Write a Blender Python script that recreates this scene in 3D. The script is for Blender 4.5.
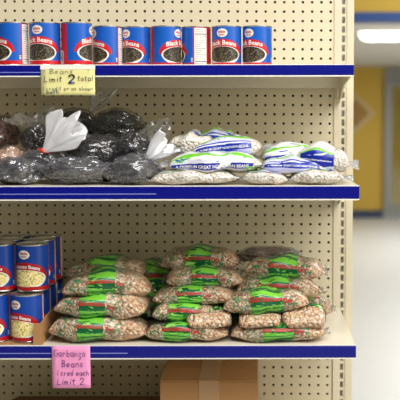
import bpy, bmesh, math, random
import numpy as np
from mathutils import Vector, Matrix, Euler

I = 0.0254                      # everything below is laid out in inches and built in metres
EYE = 61.0                      # eye height above the floor, inches
CAMY = -101.8                   # camera distance in front of the peg panel
F = 934.0
PITCH = math.radians(4.9)
PX = 258.0                      # principal point column (the photo is an off-centre crop)
SC = bpy.context.scene
for o in list(bpy.data.objects): bpy.data.objects.remove(o)
COL = SC.collection

# ------------------------------------------------------------------ camera
cam = bpy.data.cameras.new('camera'); cob = bpy.data.objects.new('camera', cam); COL.objects.link(cob)
cam.sensor_width = 36; cam.lens = F / 400 * 36
cam.shift_x = (200 - PX) / 400
cob.matrix_world = (Matrix.Translation((0, CAMY * I, EYE * I)) @ Matrix.Rotation(math.pi / 2 - PITCH, 4, 'X') @ Matrix.Rotation(-0.0018, 4, 'Z'))
cam.dof.use_dof = True; cam.dof.focus_distance = 2.28; cam.dof.aperture_fstop = 84 / 20.0
SC.camera = cob
# ------------------------------------------------------------------ world, lights, exposure
w = bpy.data.worlds.new('world'); SC.world = w; w.use_nodes = True
w.node_tree.nodes['Background'].inputs[0].default_value = (1.0, 0.86, 0.58, 1)
w.node_tree.nodes['Background'].inputs[1].default_value = 0.09
def area(name, loc, rot, sx, sy, power, col=(1, 1, 1)):
    l = bpy.data.lights.new(name, 'AREA'); l.shape = 'RECTANGLE'; l.size = sx; l.size_y = sy; l.energy = power; l.color = col
    o = bpy.data.objects.new(name, l); COL.objects.link(o); o.location = loc; o.rotation_euler = rot; return o
area('ceiling_lamp', (0.8, -1.55, 3.3), (math.radians(8), 0, 0), 3.2, 0.5, 68, (1, 0.98, 0.95))
area('ceiling_lamp', (1.6, -3.3, 3.3), (math.radians(30), math.radians(10), 0), 3.2, 0.8, 92, (1, 0.98, 0.96))
area('right_fill', (3.1, -1.9, 1.8), (0, math.radians(90), math.radians(-30)), 2.0, 1.8, 30, (1, 0.93, 0.79))  # unseen fill lamp, added to brighten the bays from the right
area('ceiling_lamp', (3.2, 3.0, 3.3), (0, 0, 0), 3.0, 3.0, 235, (1, 0.99, 0.97))
area('ceiling_lamp', (3.2, 8.5, 2.25), (0, 0, 0), 3.0, 3.0, 110, (1, 0.99, 0.97))
SC.view_settings.view_transform = 'Standard'; SC.view_settings.look = 'None'
SC.view_settings.exposure = 0.0; SC.view_settings.gamma = 1.0
try: SC.view_settings.use_curve_mapping = False
except Exception: pass

# ------------------------------------------------------------------ helpers
def lin(r, g, b):
    f = lambda c: (c / 255 / 12.92) if c / 255 <= .04045 else ((c / 255 + .055) / 1.055) ** 2.4
    return (f(r), f(g), f(b), 1)
def at(px, py, Y):
    """photo pixel + distance behind the camera plane origin -> (X, Z) in inches on the vertical plane y=Y"""
    h = Y - CAMY
    a = math.atan((py - 200) / F) + PITCH
    dz = -h * math.tan(a)
    d = h * math.cos(PITCH) - dz * math.sin(PITCH)
    return (px - PX) * d / F, EYE + dz
def tag(o, label=None, cat=None, group=None, kind=None):
    if label: o['label'] = label
    if cat: o['category'] = cat
    if group: o['group'] = group
    if kind: o['kind'] = kind
    return o
def empty(name, loc, rot=(0, 0, 0)):
    o = bpy.data.objects.new(name, None); COL.objects.link(o); o.empty_display_size = .03
    o.location = [c * I for c in loc]; o.rotation_euler = rot; return o
def link(name, me, mats, parent=None, smooth=False):
    if not isinstance(mats, (list, tuple)): mats = [mats]
    for m in mats: me.materials.append(m)
    if smooth: me.polygons.foreach_set('use_smooth', [True] * len(me.polygons))
    o = bpy.data.objects.new(name, me); COL.objects.link(o)
    if parent: o.parent = parent
    return o
class MB:
    def __init__(s): s.v = []; s.f = []; s.m = []; s.uv = None
    def add(s, vs, fs, m=0):
        n = len(s.v); s.v += [tuple(p) for p in vs]; s.f += [tuple(i + n for i in f) for f in fs]; s.m += [m] * len(fs)
    def box(s, x0, x1, y0, y1, z0, z1, m=0):
        vs = [(x, y, z) for z in (z0, z1) for y in (y0, y1) for x in (x0, x1)]
        s.add(vs, [(0, 2, 3, 1), (4, 5, 7, 6), (0, 1, 5, 4), (2, 6, 7, 3), (0, 4, 6, 2), (1, 3, 7, 5)], m)
    def prism_x(s, prof, x0, x1, m=0):      # profile in (y,z), extruded along x
        n = len(prof)
        vs = [(x0, y, z) for y, z in prof] + [(x1, y, z) for y, z in prof]
        fs = [(i, (i + 1) % n, n + (i + 1) % n, n + i) for i in range(n)] + [tuple(range(n - 1, -1, -1)), tuple(range(n, 2 * n))]
        s.add(vs, fs, m)
    def prism_y(s, prof, y0, y1, m=0):
        n = len(prof)
        vs = [(x, y0, z) for x, z in prof] + [(x, y1, z) for x, z in prof]
        fs = [(i, (i + 1) % n, n + (i + 1) % n, n + i) for i in range(n)] + [tuple(range(n - 1, -1, -1)), tuple(range(n, 2 * n))]
        s.add(vs, fs, m)
    def lathe(s, prof, n=40, m=0, c=(0, 0)):
        k = len(prof); vs = []
        for j in range(n):
            a = 2 * math.pi * j / n
            vs += [(c[0] + r * math.cos(a), c[1] + r * math.sin(a), z) for r, z in prof]
        fs = [(j * k + i, ((j + 1) % n) * k + i, ((j + 1) % n) * k + i + 1, j * k + i + 1) for j in range(n) for i in range(k - 1)]
        s.add(vs, fs, m)
    def grid(s, P, m=0, closed=False):
        r, c = len(P), len(P[0]); vs = [p for row in P for p in row]
        fs = [(i * c + j, i * c + (j + 1) % c, (i + 1) * c + (j + 1) % c, (i + 1) * c + j) for i in range(r - 1) for j in range(c if closed else c - 1)]
        s.add(vs, fs, m)
    def build(s, name, mats, parent=None, smooth=False, bevel=0, fix=True):
        me = bpy.data.meshes.new(name)
        me.from_pydata([(x * I, y * I, z * I) for x, y, z in s.v], [], s.f)
        me.polygons.foreach_set('material_index', s.m)
        if fix:
            bm = bmesh.new(); bm.from_mesh(me); bmesh.ops.remove_doubles(bm, verts=bm.verts, dist=1e-6)
            bmesh.ops.recalc_face_normals(bm, faces=bm.faces); bm.to_mesh(me); bm.free()
        me.update()
        o = link(name, me, mats, parent, smooth)
        if bevel:
            b = o.modifiers.new('b', 'BEVEL'); b.width = bevel * I; b.segments = 2; b.limit_method = 'ANGLE'
        return o
_txt = {}
def text_tris(t, size=1.0, bold=.0):
    k = (t, bold)
    if k not in _txt:
        c = bpy.data.curves.new('t', 'FONT'); c.body = t; c.size = 1; c.resolution_u = 2; c.offset = bold; c.align_x = 'CENTER'
        o = bpy.data.objects.new('t', c); COL.objects.link(o)
        bpy.context.view_layer.update()
        me = bpy.data.meshes.new_from_object(o.evaluated_get(bpy.context.evaluated_depsgraph_get()))
        vs = [tuple(v.co) for v in me.vertices]; fs = [tuple(p.vertices) for p in me.polygons]
        bpy.data.objects.remove(o); bpy.data.curves.remove(c); bpy.data.meshes.remove(me)
        _txt[k] = (vs, fs)
    vs, fs = _txt[k]
    return [(x * size, y * size) for x, y, z in vs], fs

# ------------------------------------------------------------------ materials
def mat(name, col=(200, 200, 200), rough=.5, metal=0, spec=.5, noise=0, nscale=30, bump=0, bscale=200, emit=None, estr=1):
    m = bpy.data.materials.new(name); m.use_nodes = True; nt = m.node_tree; b = nt.nodes['Principled BSDF']
    b.inputs['Roughness'].default_value = rough; b.inputs['Metallic'].default_value = metal
    b.inputs['Specular IOR Level'].default_value = spec
    c = lin(*col); tc = nt.nodes.new('ShaderNodeTexCoord')
    n = nt.nodes.new('ShaderNodeTexNoise'); n.inputs['Scale'].default_value = nscale; n.inputs['Detail'].default_value = 4
    nt.links.new(tc.outputs['Object'], n.inputs['Vector'])
    mx = nt.nodes.new('ShaderNodeMix'); mx.data_type = 'RGBA'
    k = 1 - (noise or .03)
    mx.inputs[6].default_value = (c[0] * k, c[1] * k, c[2] * k, 1); mx.inputs[7].default_value = c
    nt.links.new(n.outputs['Fac'], mx.inputs[0]); nt.links.new(mx.outputs[2], b.inputs['Base Color'])
    if bump:
        n2 = nt.nodes.new('ShaderNodeTexNoise'); n2.inputs['Scale'].default_value = bscale
        nt.links.new(tc.outputs['Object'], n2.inputs['Vector'])
        bp = nt.nodes.new('ShaderNodeBump'); bp.inputs['Strength'].default_value = bump; bp.inputs['Distance'].default_value = .002
        nt.links.new(n2.outputs['Fac'], bp.inputs['Height']); nt.links.new(bp.outputs[0], b.inputs['Normal'])
    if emit:
        b.inputs['Emission Color'].default_value = lin(*emit); b.inputs['Emission Strength'].default_value = estr
    return m
def beans_mat(name, cols, scale, rough=.4, bump=1.0, dist=.004, spec=.5):
    m = bpy.data.materials.new(name); m.use_nodes = True; nt = m.node_tree; b = nt.nodes['Principled BSDF']
    b.inputs['Roughness'].default_value = rough; b.inputs['Specular IOR Level'].default_value = spec
    tc = nt.nodes.new('ShaderNodeTexCoord')
    v = nt.nodes.new('ShaderNodeTexVoronoi'); v.inputs['Scale'].default_value = scale; v.inputs['Randomness'].default_value = .9
    nt.links.new(tc.outputs['Object'], v.inputs['Vector'])
    r = nt.nodes.new('ShaderNodeValToRGB'); r.color_ramp.interpolation = 'CONSTANT'
    el = r.color_ramp.elements
    el[0].position = 0; el[0].color = lin(*cols[0]); el[1].position = 1 / len(cols); el[1].color = lin(*cols[1 % len(cols)])
    for i in range(2, len(cols)):
        e = el.new(i / len(cols)); e.color = lin(*cols[i])
    sp = nt.nodes.new('ShaderNodeSeparateColor'); nt.links.new(v.outputs['Color'], sp.inputs[0])
    nt.links.new(sp.outputs[0], r.inputs[0]); nt.links.new(r.outputs[0], b.inputs['Base Color'])
    mt = nt.nodes.new('ShaderNodeMath'); mt.operation = 'POWER'; mt.inputs[1].default_value = 2
    nt.links.new(v.outputs['Distance'], mt.inputs[0])
    bp = nt.nodes.new('ShaderNodeBump'); bp.invert = True; bp.inputs['Strength'].default_value = bump; bp.inputs['Distance'].default_value = dist
    nt.links.new(mt.outputs[0], bp.inputs['Height']); nt.links.new(bp.outputs[0], b.inputs['Normal'])
    return m
def film_mat(name, haze=.1, hazevar=.3, gloss=.12, scale=25, bump=.6, rough=.12, tint=(245, 247, 255), stretch=(1, 1, 1), lo=.2, hi=.75):
    """clear plastic film: see-through, glossy, milky, its white streaks painting in the sheen on wrinkles"""
    m = bpy.data.materials.new(name); m.use_nodes = True; nt = m.node_tree; nt.nodes.remove(nt.nodes['Principled BSDF'])
    out = nt.nodes['Material Output']; tc = nt.nodes.new('ShaderNodeTexCoord'); mp = nt.nodes.new('ShaderNodeMapping')
    mp.inputs['Scale'].default_value = stretch; nt.links.new(tc.outputs['Object'], mp.inputs[0])
    n = nt.nodes.new('ShaderNodeTexNoise'); n.inputs['Scale'].default_value = scale; n.inputs['Detail'].default_value = 3; n.inputs['Distortion'].default_value = .8; n.noise_type = 'RIDGED_MULTIFRACTAL'; n.normalize = True
    nt.links.new(mp.outputs[0], n.inputs['Vector'])
    bp = nt.nodes.new('ShaderNodeBump'); bp.inputs['Strength'].default_value = bump; bp.inputs['Distance'].default_value = .006
    nt.links.new(n.outputs['Fac'], bp.inputs['Height'])
    tr = nt.nodes.new('ShaderNodeBsdfTransparent'); tr.inputs[0].default_value = (.97, .975, .98, 1)
    gl = nt.nodes.new('ShaderNodeBsdfGlossy'); gl.inputs['Roughness'].default_value = rough; nt.links.new(bp.outputs[0], gl.inputs['Normal'])
    df = nt.nodes.new('ShaderNodeBsdfDiffuse'); df.inputs[0].default_value = lin(*tint); nt.links.new(bp.outputs[0], df.inputs['Normal'])
    tl = nt.nodes.new('ShaderNodeBsdfTranslucent'); tl.inputs[0].default_value = lin(*tint)
    md = nt.nodes.new('ShaderNodeMixShader'); md.inputs[0].default_value = .35
    nt.links.new(df.outputs[0], md.inputs[1]); nt.links.new(tl.outputs[0], md.inputs[2])
    mr = nt.nodes.new('ShaderNodeMapRange'); mr.inputs[1].default_value = lo; mr.inputs[2].default_value = hi
    mr.inputs[3].default_value = haze; mr.inputs[4].default_value = min(1, haze + hazevar)
    nt.links.new(n.outputs['Fac'], mr.inputs[0])
    m1 = nt.nodes.new('ShaderNodeMixShader'); nt.links.new(mr.outputs[0], m1.inputs[0])
    nt.links.new(tr.outputs[0], m1.inputs[1]); nt.links.new(md.outputs[0], m1.inputs[2])
    lw = nt.nodes.new('ShaderNodeLayerWeight'); lw.inputs[0].default_value = .25; nt.links.new(bp.outputs[0], lw.inputs['Normal'])
    ad = nt.nodes.new('ShaderNodeMath'); ad.operation = 'MULTIPLY_ADD'; ad.inputs[1].default_value = .35; ad.inputs[2].default_value = gloss
    ad.use_clamp = True; nt.links.new(lw.outputs['Fresnel'], ad.inputs[0])
    m2 = nt.nodes.new('ShaderNodeMixShader'); nt.links.new(ad.outputs[0], m2.inputs[0])
    nt.links.new(m1.outputs[0], m2.inputs[1]); nt.links.new(gl.outputs[0], m2.inputs[2])
    nt.links.new(m2.outputs[0], out.inputs[0]); return m
def print_mat(name, bands, flecks, rough=.25, wob=.06, alpha_gap=False):
    """printed film: bands round the bag (v) with torn edges, plus streaky flecks; bands = [(v, colour or None)]"""
    m = bpy.data.materials.new(name); m.use_nodes = True; nt = m.node_tree; b = nt.nodes['Principled BSDF']
    b.inputs['Roughness'].default_value = rough; out = nt.nodes['Material Output']
    uv = nt.nodes.new('ShaderNodeUVMap'); sx = nt.nodes.new('ShaderNodeSeparateXYZ'); nt.links.new(uv.outputs[0], sx.inputs[0])
    tc = nt.nodes.new('ShaderNodeTexCoord')
    n = nt.nodes.new('ShaderNodeTexNoise'); n.inputs['Scale'].default_value = 60; n.inputs['Detail'].default_value = 3
    nt.links.new(tc.outputs['Object'], n.inputs['Vector'])
    ma = nt.nodes.new('ShaderNodeMath'); ma.operation = 'MULTIPLY_ADD'; ma.inputs[1].default_value = wob; nt.links.new(n.outputs['Fac'], ma.inputs[0])
    sb = nt.nodes.new('ShaderNodeMath'); sb.operation = 'SUBTRACT'; sb.inputs[1].default_value = wob * .5; nt.links.new(sx.outputs[1], sb.inputs[0])
    nt.links.new(sb.outputs[0], ma.inputs[2])
    r = nt.nodes.new('ShaderNodeValToRGB'); r.color_ramp.interpolation = 'CONSTANT'; el = r.color_ramp.elements
    for i, (p, c) in enumerate(bands):
        e = el[i] if i < 2 else el.new(p)
        e.position = p; e.color = lin(*c)
    nt.links.new(ma.outputs[0], r.inputs[0]); prev = r.outputs[0]
    for i, (c, sc, st, th) in enumerate(flecks):
        mp = nt.nodes.new('ShaderNodeMapping'); mp.inputs['Scale'].default_value = st; mp.inputs['Location'].default_value = (i * 3.7, i, i * 1.3)
        nt.links.new(tc.outputs['Object'], mp.inputs[0])
        n2 = nt.nodes.new('ShaderNodeTexNoise'); n2.inputs['Scale'].default_value = sc; n2.inputs['Detail'].default_value = 2; n2.inputs['Distortion'].default_value = .8
        nt.links.new(mp.outputs[0], n2.inputs['Vector'])
        g = nt.nodes.new('ShaderNodeMath'); g.operation = 'GREATER_THAN'; g.inputs[1].default_value = th; nt.links.new(n2.outputs['Fac'], g.inputs[0])
        mx = nt.nodes.new('ShaderNodeMix'); mx.data_type = 'RGBA'; nt.links.new(g.outputs[0], mx.inputs[0]); nt.links.new(prev, mx.inputs[6])
        mx.inputs[7].default_value = lin(*c); prev = mx.outputs[2]
    nt.links.new(prev, b.inputs['Base Color'])
    bp = nt.nodes.new('ShaderNodeBump'); bp.inputs['Strength'].default_value = .5; bp.inputs['Distance'].default_value = .003
    n3 = nt.nodes.new('ShaderNodeTexNoise'); n3.inputs['Scale'].default_value = 45; nt.links.new(tc.outputs['Object'], n3.inputs['Vector'])
    nt.links.new(n3.outputs['Fac'], bp.inputs['Height']); nt.links.new(bp.outputs[0], b.inputs['Normal'])
    return m
def fleck_film(name, flecks, keep=.5):
    """clear film carrying broken-up printed script: colour where the noise is high, nothing between"""
    m = bpy.data.materials.new(name); m.use_nodes = True; nt = m.node_tree; b = nt.nodes['Principled BSDF']
    b.inputs['Roughness'].default_value = .25; out = nt.nodes['Material Output']
    tc = nt.nodes.new('ShaderNodeTexCoord'); tr = nt.nodes.new('ShaderNodeBsdfTransparent'); prev = tr.outputs[0]
    for i, (c, sc, st, lo, hi) in enumerate(flecks):
        mp = nt.nodes.new('ShaderNodeMapping'); mp.inputs['Scale'].default_value = st; mp.inputs['Location'].default_value = (i * 2.3, i * 5, i)
        nt.links.new(tc.outputs['Object'], mp.inputs[0])
        n2 = nt.nodes.new('ShaderNodeTexNoise'); n2.inputs['Scale'].default_value = sc; n2.inputs['Detail'].default_value = 1.5; n2.inputs['Distortion'].default_value = 1
        nt.links.new(mp.outputs[0], n2.inputs['Vector'])
        a = nt.nodes.new('ShaderNodeMath'); a.operation = 'GREATER_THAN'; a.inputs[1].default_value = lo; nt.links.new(n2.outputs['Fac'], a.inputs[0])
        l = nt.nodes.new('ShaderNodeMath'); l.operation = 'LESS_THAN'; l.inputs[1].default_value = hi; nt.links.new(n2.outputs['Fac'], l.inputs[0])
        k = nt.nodes.new('ShaderNodeMath'); k.operation = 'MULTIPLY'; nt.links.new(a.outputs[0], k.inputs[0]); nt.links.new(l.outputs[0], k.inputs[1])
        bb = nt.nodes.new('ShaderNodeBsdfPrincipled'); bb.inputs['Base Color'].default_value = lin(*c); bb.inputs['Roughness'].default_value = .3
        mx = nt.nodes.new('ShaderNodeMixShader'); nt.links.new(k.outputs[0], mx.inputs[0]); nt.links.new(prev, mx.inputs[1]); nt.links.new(bb.outputs[0], mx.inputs[2])
        prev = mx.outputs[0]
    nt.nodes.remove(b); nt.links.new(prev, out.inputs[0]); return m

M = dict(
 cream=mat('cream_metal', (218, 208, 180), .42, noise=.03), deck=mat('deck_enamel', (232, 224, 205), .22, noise=.03),
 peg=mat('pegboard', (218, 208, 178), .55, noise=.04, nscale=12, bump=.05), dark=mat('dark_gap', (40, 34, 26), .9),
 blue=mat('blue_rail', (7, 14, 124), .26, noise=.06), glintrail=mat('highlight_ridge', (120, 130, 205), .15), lip=mat('lip_enamel', (240, 238, 232), .3), inner=mat('slot_light', (225, 225, 220), .5),
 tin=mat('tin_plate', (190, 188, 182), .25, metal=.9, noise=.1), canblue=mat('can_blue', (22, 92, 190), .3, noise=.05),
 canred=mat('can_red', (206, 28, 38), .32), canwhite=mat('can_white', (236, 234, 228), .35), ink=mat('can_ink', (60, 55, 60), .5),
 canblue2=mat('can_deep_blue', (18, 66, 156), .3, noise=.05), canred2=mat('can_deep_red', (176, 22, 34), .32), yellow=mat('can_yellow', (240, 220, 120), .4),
 paperY=mat('yellow_paper', (232, 226, 156), .8, noise=.03), paperW=mat('white_tape', (240, 238, 225), .5), paperP=mat('pink_paper', (247, 158, 205), .8, noise=.03),
 purple=mat('purple_ink', (92, 36, 140), .6), pencil=mat('grey_ink', (84, 88, 74), .7), blueink=mat('blue_ink', (40, 70, 125), .6),
 card=mat('cardboard', (176, 130, 82), .8, noise=.08, nscale=8), cardin=mat('cardboard_inside', (165, 135, 95), .85), tape=mat('brown_tape', (178, 140, 100), .3), cardd=mat('dark_cardboard', (112, 82, 52), .8, noise=.1),
 tie=mat('red_tie', (225, 60, 30), .5),
 blackpic=beans_mat('black_bean_picture', [(40, 34, 30), (62, 54, 42), (30, 28, 24), (92, 84, 64), (52, 44, 36), (38, 40, 30), (116, 106, 84)], 340, bump=.1, dist=.0005),
 chickpic=beans_mat('garbanzo_picture', [(240, 226, 160), (232, 212, 132), (246, 234, 180), (218, 198, 116), (240, 222, 150), (170, 158, 84)], 250, bump=.1, dist=.0005),
 pinto=beans_mat('garbanzo_beans', [(240, 206, 166), (232, 192, 150), (246, 220, 186), (224, 178, 138), (242, 210, 170), (214, 164, 126), (250, 230, 204)], 140, dist=.010, spec=.3),
 navy=beans_mat('white_beans', [(248, 242, 230), (240, 230, 214), (252, 248, 238), (226, 208, 190), (248, 242, 230)], 160, dist=.006, bump=1),
 black=beans_mat('black_beans', [(34, 31, 36), (26, 24, 30), (46, 42, 46), (66, 62, 62), (30, 28, 32), (24, 22, 26), (96, 88, 80)], 170, rough=.45, spec=.3, dist=.008),
 olive=beans_mat('dark_olive_beans', [(40, 37, 28), (30, 28, 22), (56, 52, 40), (34, 32, 26), (66, 60, 46)], 170, rough=.45, spec=.3, dist=.008),
 pink=beans_mat('pink_beans', [(206, 170, 150), (190, 150, 130), (222, 190, 168), (172, 128, 108)], 128),
 brownb=beans_mat('red_brown_beans', [(120, 82, 62), (98, 66, 52), (140, 100, 78), (84, 60, 50)], 128),
 film=film_mat('clear_film', .0, .13, .03, 30, .5, .2),
 sack=film_mat('wrinkled_sheen_film', .10, .88, .16, 17, 1.0, .25, (236, 238, 254), (.7, 1.2, 1.5), .42, .72),  # white streaks paint the overhead sheen into the film colour
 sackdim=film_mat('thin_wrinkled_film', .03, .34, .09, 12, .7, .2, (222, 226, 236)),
 ruffle=film_mat('gathered_film', .55, .44, .16, 20, .8, .25, (252, 252, 255), (1, 1, 1), .35, .75),
 sealfilm=film_mat('crimped_film', .25, .4, .1, 40, .8, .2, (245, 246, 250)),
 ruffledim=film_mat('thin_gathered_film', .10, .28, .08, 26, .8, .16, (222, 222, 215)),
)
B6 = lambda l: [((a + 1.0) / 6.0, c) for a, c in l]
M['green'] = print_mat('green_print', B6([(-1, (24, 100, 60)), (-.72, (108, 188, 62)), (-.12, (26, 112, 56)), (-.02, (98, 180, 58)), (.26, (28, 110, 62)), (.62, (24, 120, 84)), (.85, (116, 198, 58)), (1.6, (22, 104, 62)), (2.2, (110, 196, 60)), (3.2, (22, 104, 62))]),
   [((22, 92, 50), 42, (.5, 1.4, 2.4), .56), ((160, 216, 110), 50, (.6, 1.5, 2.5), .64)], wob=.05)
M['script'] = fleck_film('printed_script', [((46, 132, 88), 62, (1, 1.3, 1.7), .535, .60), ((216, 204, 190), 80, (1, 1.3, 1.6), .62, .67), ((176, 52, 60), 50, (.6, 1.2, 2.0), .68, .9)])
M['redprint'] = mat('red_print', (196, 40, 48), .4); M['darkprint'] = mat('dark_green_print', (22, 84, 40), .4)
M['north'] = print_mat('northern_print', B6([(-1, (238, 236, 236)), (-.52, (28, 50, 158)), (.02, (240, 240, 240)), (.12, (222, 224, 240)), (.35, (238, 240, 234)), (.62, (116, 204, 50)), (1.1, (236, 240, 232)), (2.2, (30, 54, 156)), (3.0, (236, 236, 236))]),
   [((240, 242, 242), 26, (.5, 1, 1.6), .60), ((110, 200, 60), 22, (.5, 1, 1.6), .62), ((34, 58, 164), 34, (.5, 1, 2.4), .64)], wob=.02)
M['north2'] = print_mat('northern_print_blue', B6([(-1, (204, 206, 238)), (-.62, (236, 236, 240)), (-.50, (196, 198, 236)), (-.12, (30, 52, 162)), (.42, (228, 230, 240)), (.55, (40, 64, 172)), (.72, (214, 216, 240)), (1.3, (128, 206, 60)), (2.2, (236, 238, 232))]),
   [((226, 230, 246), 36, (.5, 1, 2.2), .64), ((28, 48, 158), 30, (.5, 1, 2.4), .62), ((120, 200, 70), 24, (.5, 1, 1.8), .68)], wob=.02)
M['north3'] = print_mat('northern_print_deep', B6([(-1, (214, 216, 240)), (-.62, (24, 40, 146)), (.55, (30, 52, 162)), (.75, (128, 200, 70)), (1.0, (232, 236, 228))]),
   [((200, 206, 240), 40, (.5, 1, 2.2), .68)], wob=.03)
M['whiteprint'] = mat('white_print', (238, 238, 240), .4)

# ------------------------------------------------------------------ the building
G = MB(); G.box(-260, 330, -330, 700, -2, 0)
flo = G.build('floor', mat('vinyl_floor', (228, 228, 224), .35, noise=.05, nscale=2)); tag(flo, kind='structure')
CZ = EYE + 32.5                                             # low ceiling of the far room
BW = 14.7 / I + CAMY                                        # far wall
SOF = 8.15 / I + CAMY                                       # bulkhead over the opening
M['yellow_wall'] = mat('yellow_paint', (208, 172, 66), .7, noise=.06, nscale=1.5)
def struct(name, mb, m, **k): return tag(mb.build(name, m, **k), kind='structure')
b = MB(); b.box(-260, 99 - 9.5, BW, BW + 6, 0, CZ + 6); struct('wall_back', b, M['yellow_wall'])
b = MB(); b.box(-260, 99 - 9.5, BW - 1.2, BW, 0, 5.0); struct('baseboard_back', b, mat('slate_baseboard', (52, 64, 88), .5))
b = MB(); b.box(89.5, 330, BW + 40, BW + 46, 0, CZ + 6); struct('wall_recess', b, mat('grey_paint', (150, 150, 140), .7))
b = MB(); b.box(-260, 330, SOF, BW + 46, CZ, CZ + 6); struct('ceiling', b, mat('ceiling_paint', (205, 200, 188), .8, noise=.03))
b = MB(); b.box(-260, 330, SOF - 6, SOF, CZ + .3, CZ + 70); struct('wall_bulkhead', b, M['yellow_wall'])
b = MB(); b.box(-260, 330, SOF - 6.6, SOF + .6, CZ + .2, CZ + 3.1); struct('trim_1', b, mat('blue_stripe', (38, 74, 136), .6))
# fluorescent fixture on the far ceiling
fx, fy = 37.6, 8.85 / I + CAMY
fl = empty('fluorescent_fixture', (fx, fy, CZ)); tag(fl, 'long glowing white tube light under the far ceiling', 'ceiling light')
b = MB(); b.box(-.8, 50, -3, 3, -.5, 0); b.build('housing', M['lip'], fl)
pr = []
b = MB(); n = 12
for xx, s in ((0, .35), (1.0, .8), (2.5, 1), (48.5, 1), (49.6, .5)):
    pr.append([(xx, 2.8 * s * math.cos(math.pi * k / n), -.5 - 3.0 * s * math.sin(math.pi * k / n)) for k in range(n + 1)])
b.grid(pr); b.add(pr[0], [tuple(range(n + 1))]); b.add(pr[-1], [tuple(range(n + 1))])
b.build('diffuser', mat('lit_diffuser', (250, 250, 250), .5, emit=(255, 252, 245), estr=5), fl, smooth=True)
# diamond sign
sx_, sz_ = at(355, 113.5, BW - .5)
sg = empty('diamond_sign', (sx_, BW - .35, sz_)); tag(sg, 'white diamond sign with a brown picture on the far yellow wall', 'sign')
b = MB(); b.prism_y([(-12.5, 0), (0, -12.5), (12.5, 0), (0, 12.5)], -.3, .3); b.build('panel', mat('sign_white', (206, 182, 130), .6), sg)
b = MB(); b.prism_y([(-9, 0), (0, -9), (9, 0), (0, 9)], -.4, -.3); b.build('picture', mat('sign_picture', (184, 142, 66), .6, noise=.4, nscale=6), sg)
# glazed cooler at the far end
cx0, cx1 = at(383.5, 150, BW)[0], at(383.5, 150, BW)[0] + 62
ck = empty('glass_door_cooler', (cx0, BW, 0)); tag(ck, 'grey upright cooler with a glass door beside the far yellow wall', 'cooler')
b = MB(); b.box(0, 62, -2, 34, 0, 7); b.box(0, 62, -2, 34, 84, CZ - 1); b.box(0, 3.6, 0, 34, 7, 84); b.box(58, 62, 0, 34, 7, 84); b.box(3, 59, 30, 34, 7, 84); b.build('cabinet', mat('cooler_grey', (150, 152, 148), .5), ck)
b = MB(); b.box(.2, 5, -3.4, -.2, 6, 85); b.box(30, 34, -3.4, -.2, 6, 85); b.box(5, 30, -3.4, -.2, 82, 85); b.box(5, 30, -3.4, -.2, 6, 9); d_ = b.build('door', mat('door_frame_grey', (150, 148, 140), .5), ck)
gm = bpy.data.materials.new('cooler_glass'); gm.use_nodes = True
g_ = gm.node_tree.nodes['Principled BSDF']; g_.inputs['Transmission Weight'].default_value = 1; g_.inputs['Roughness'].default_value = .02; g_.inputs['Base Color'].default_value = (.9, .95, .95, 1)
b = MB(); b.box(5, 30, -2.1, -1.9, 9, 82); b.build('pane', gm, d_)
for z in (16, 30, 44, 57, 70):
    b = MB(); b.box(3.6, 58, 2, 28, z - .8, z); b.build('shelf', mat('wire_grey', (120, 122, 120), .5), ck)
pc = [((150, 90, 60), 'brown'), ((90, 120, 80), 'green'), ((196, 190, 120), 'pale yellow'), ((190, 150, 150), 'pink'), ((196, 196, 196), 'white')]
rr = random.Random(4)
lv = {16: 4, 30: 3, 44: 2, 57: 1, 70: 0}; wd = {16: 'lowest', 30: 'second-lowest', 44: 'middle', 57: 'second-highest', 70: 'highest'}
for z, ci in lv.items():
    pm = mat('carton_' + pc[ci][1].replace(' ', '_'), pc[ci][0], .6, noise=.3, nscale=9)
    for k in range(3):
        o = empty('carton', (cx0 + 8 + k * 7.5, BW + 10, z)); b = MB(); b.box(-3.4, 3.4, -5, 5, 0, 8.5 if z < 70 else 9); b.prism_x([(-5, 8.5), (5, 8.5), (0, 10.6)], -3.4, 3.4)
        bpy.data.objects.remove(o); o = b.build('carton', pm, bevel=.15); o.location = ((cx0 + 8.5 + k * 7.6) * I, (BW + 9) * I, z * I)
        tag(o, pc[ci][1] + ' gable-top carton on the ' + wd[z] + ' cooler shelf, ' + ('nearest the yellow wall', 'second from the yellow wall', 'third from the yellow wall')[k], 'carton', 'cartons on the ' + wd[z] + ' cooler shelf')

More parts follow.
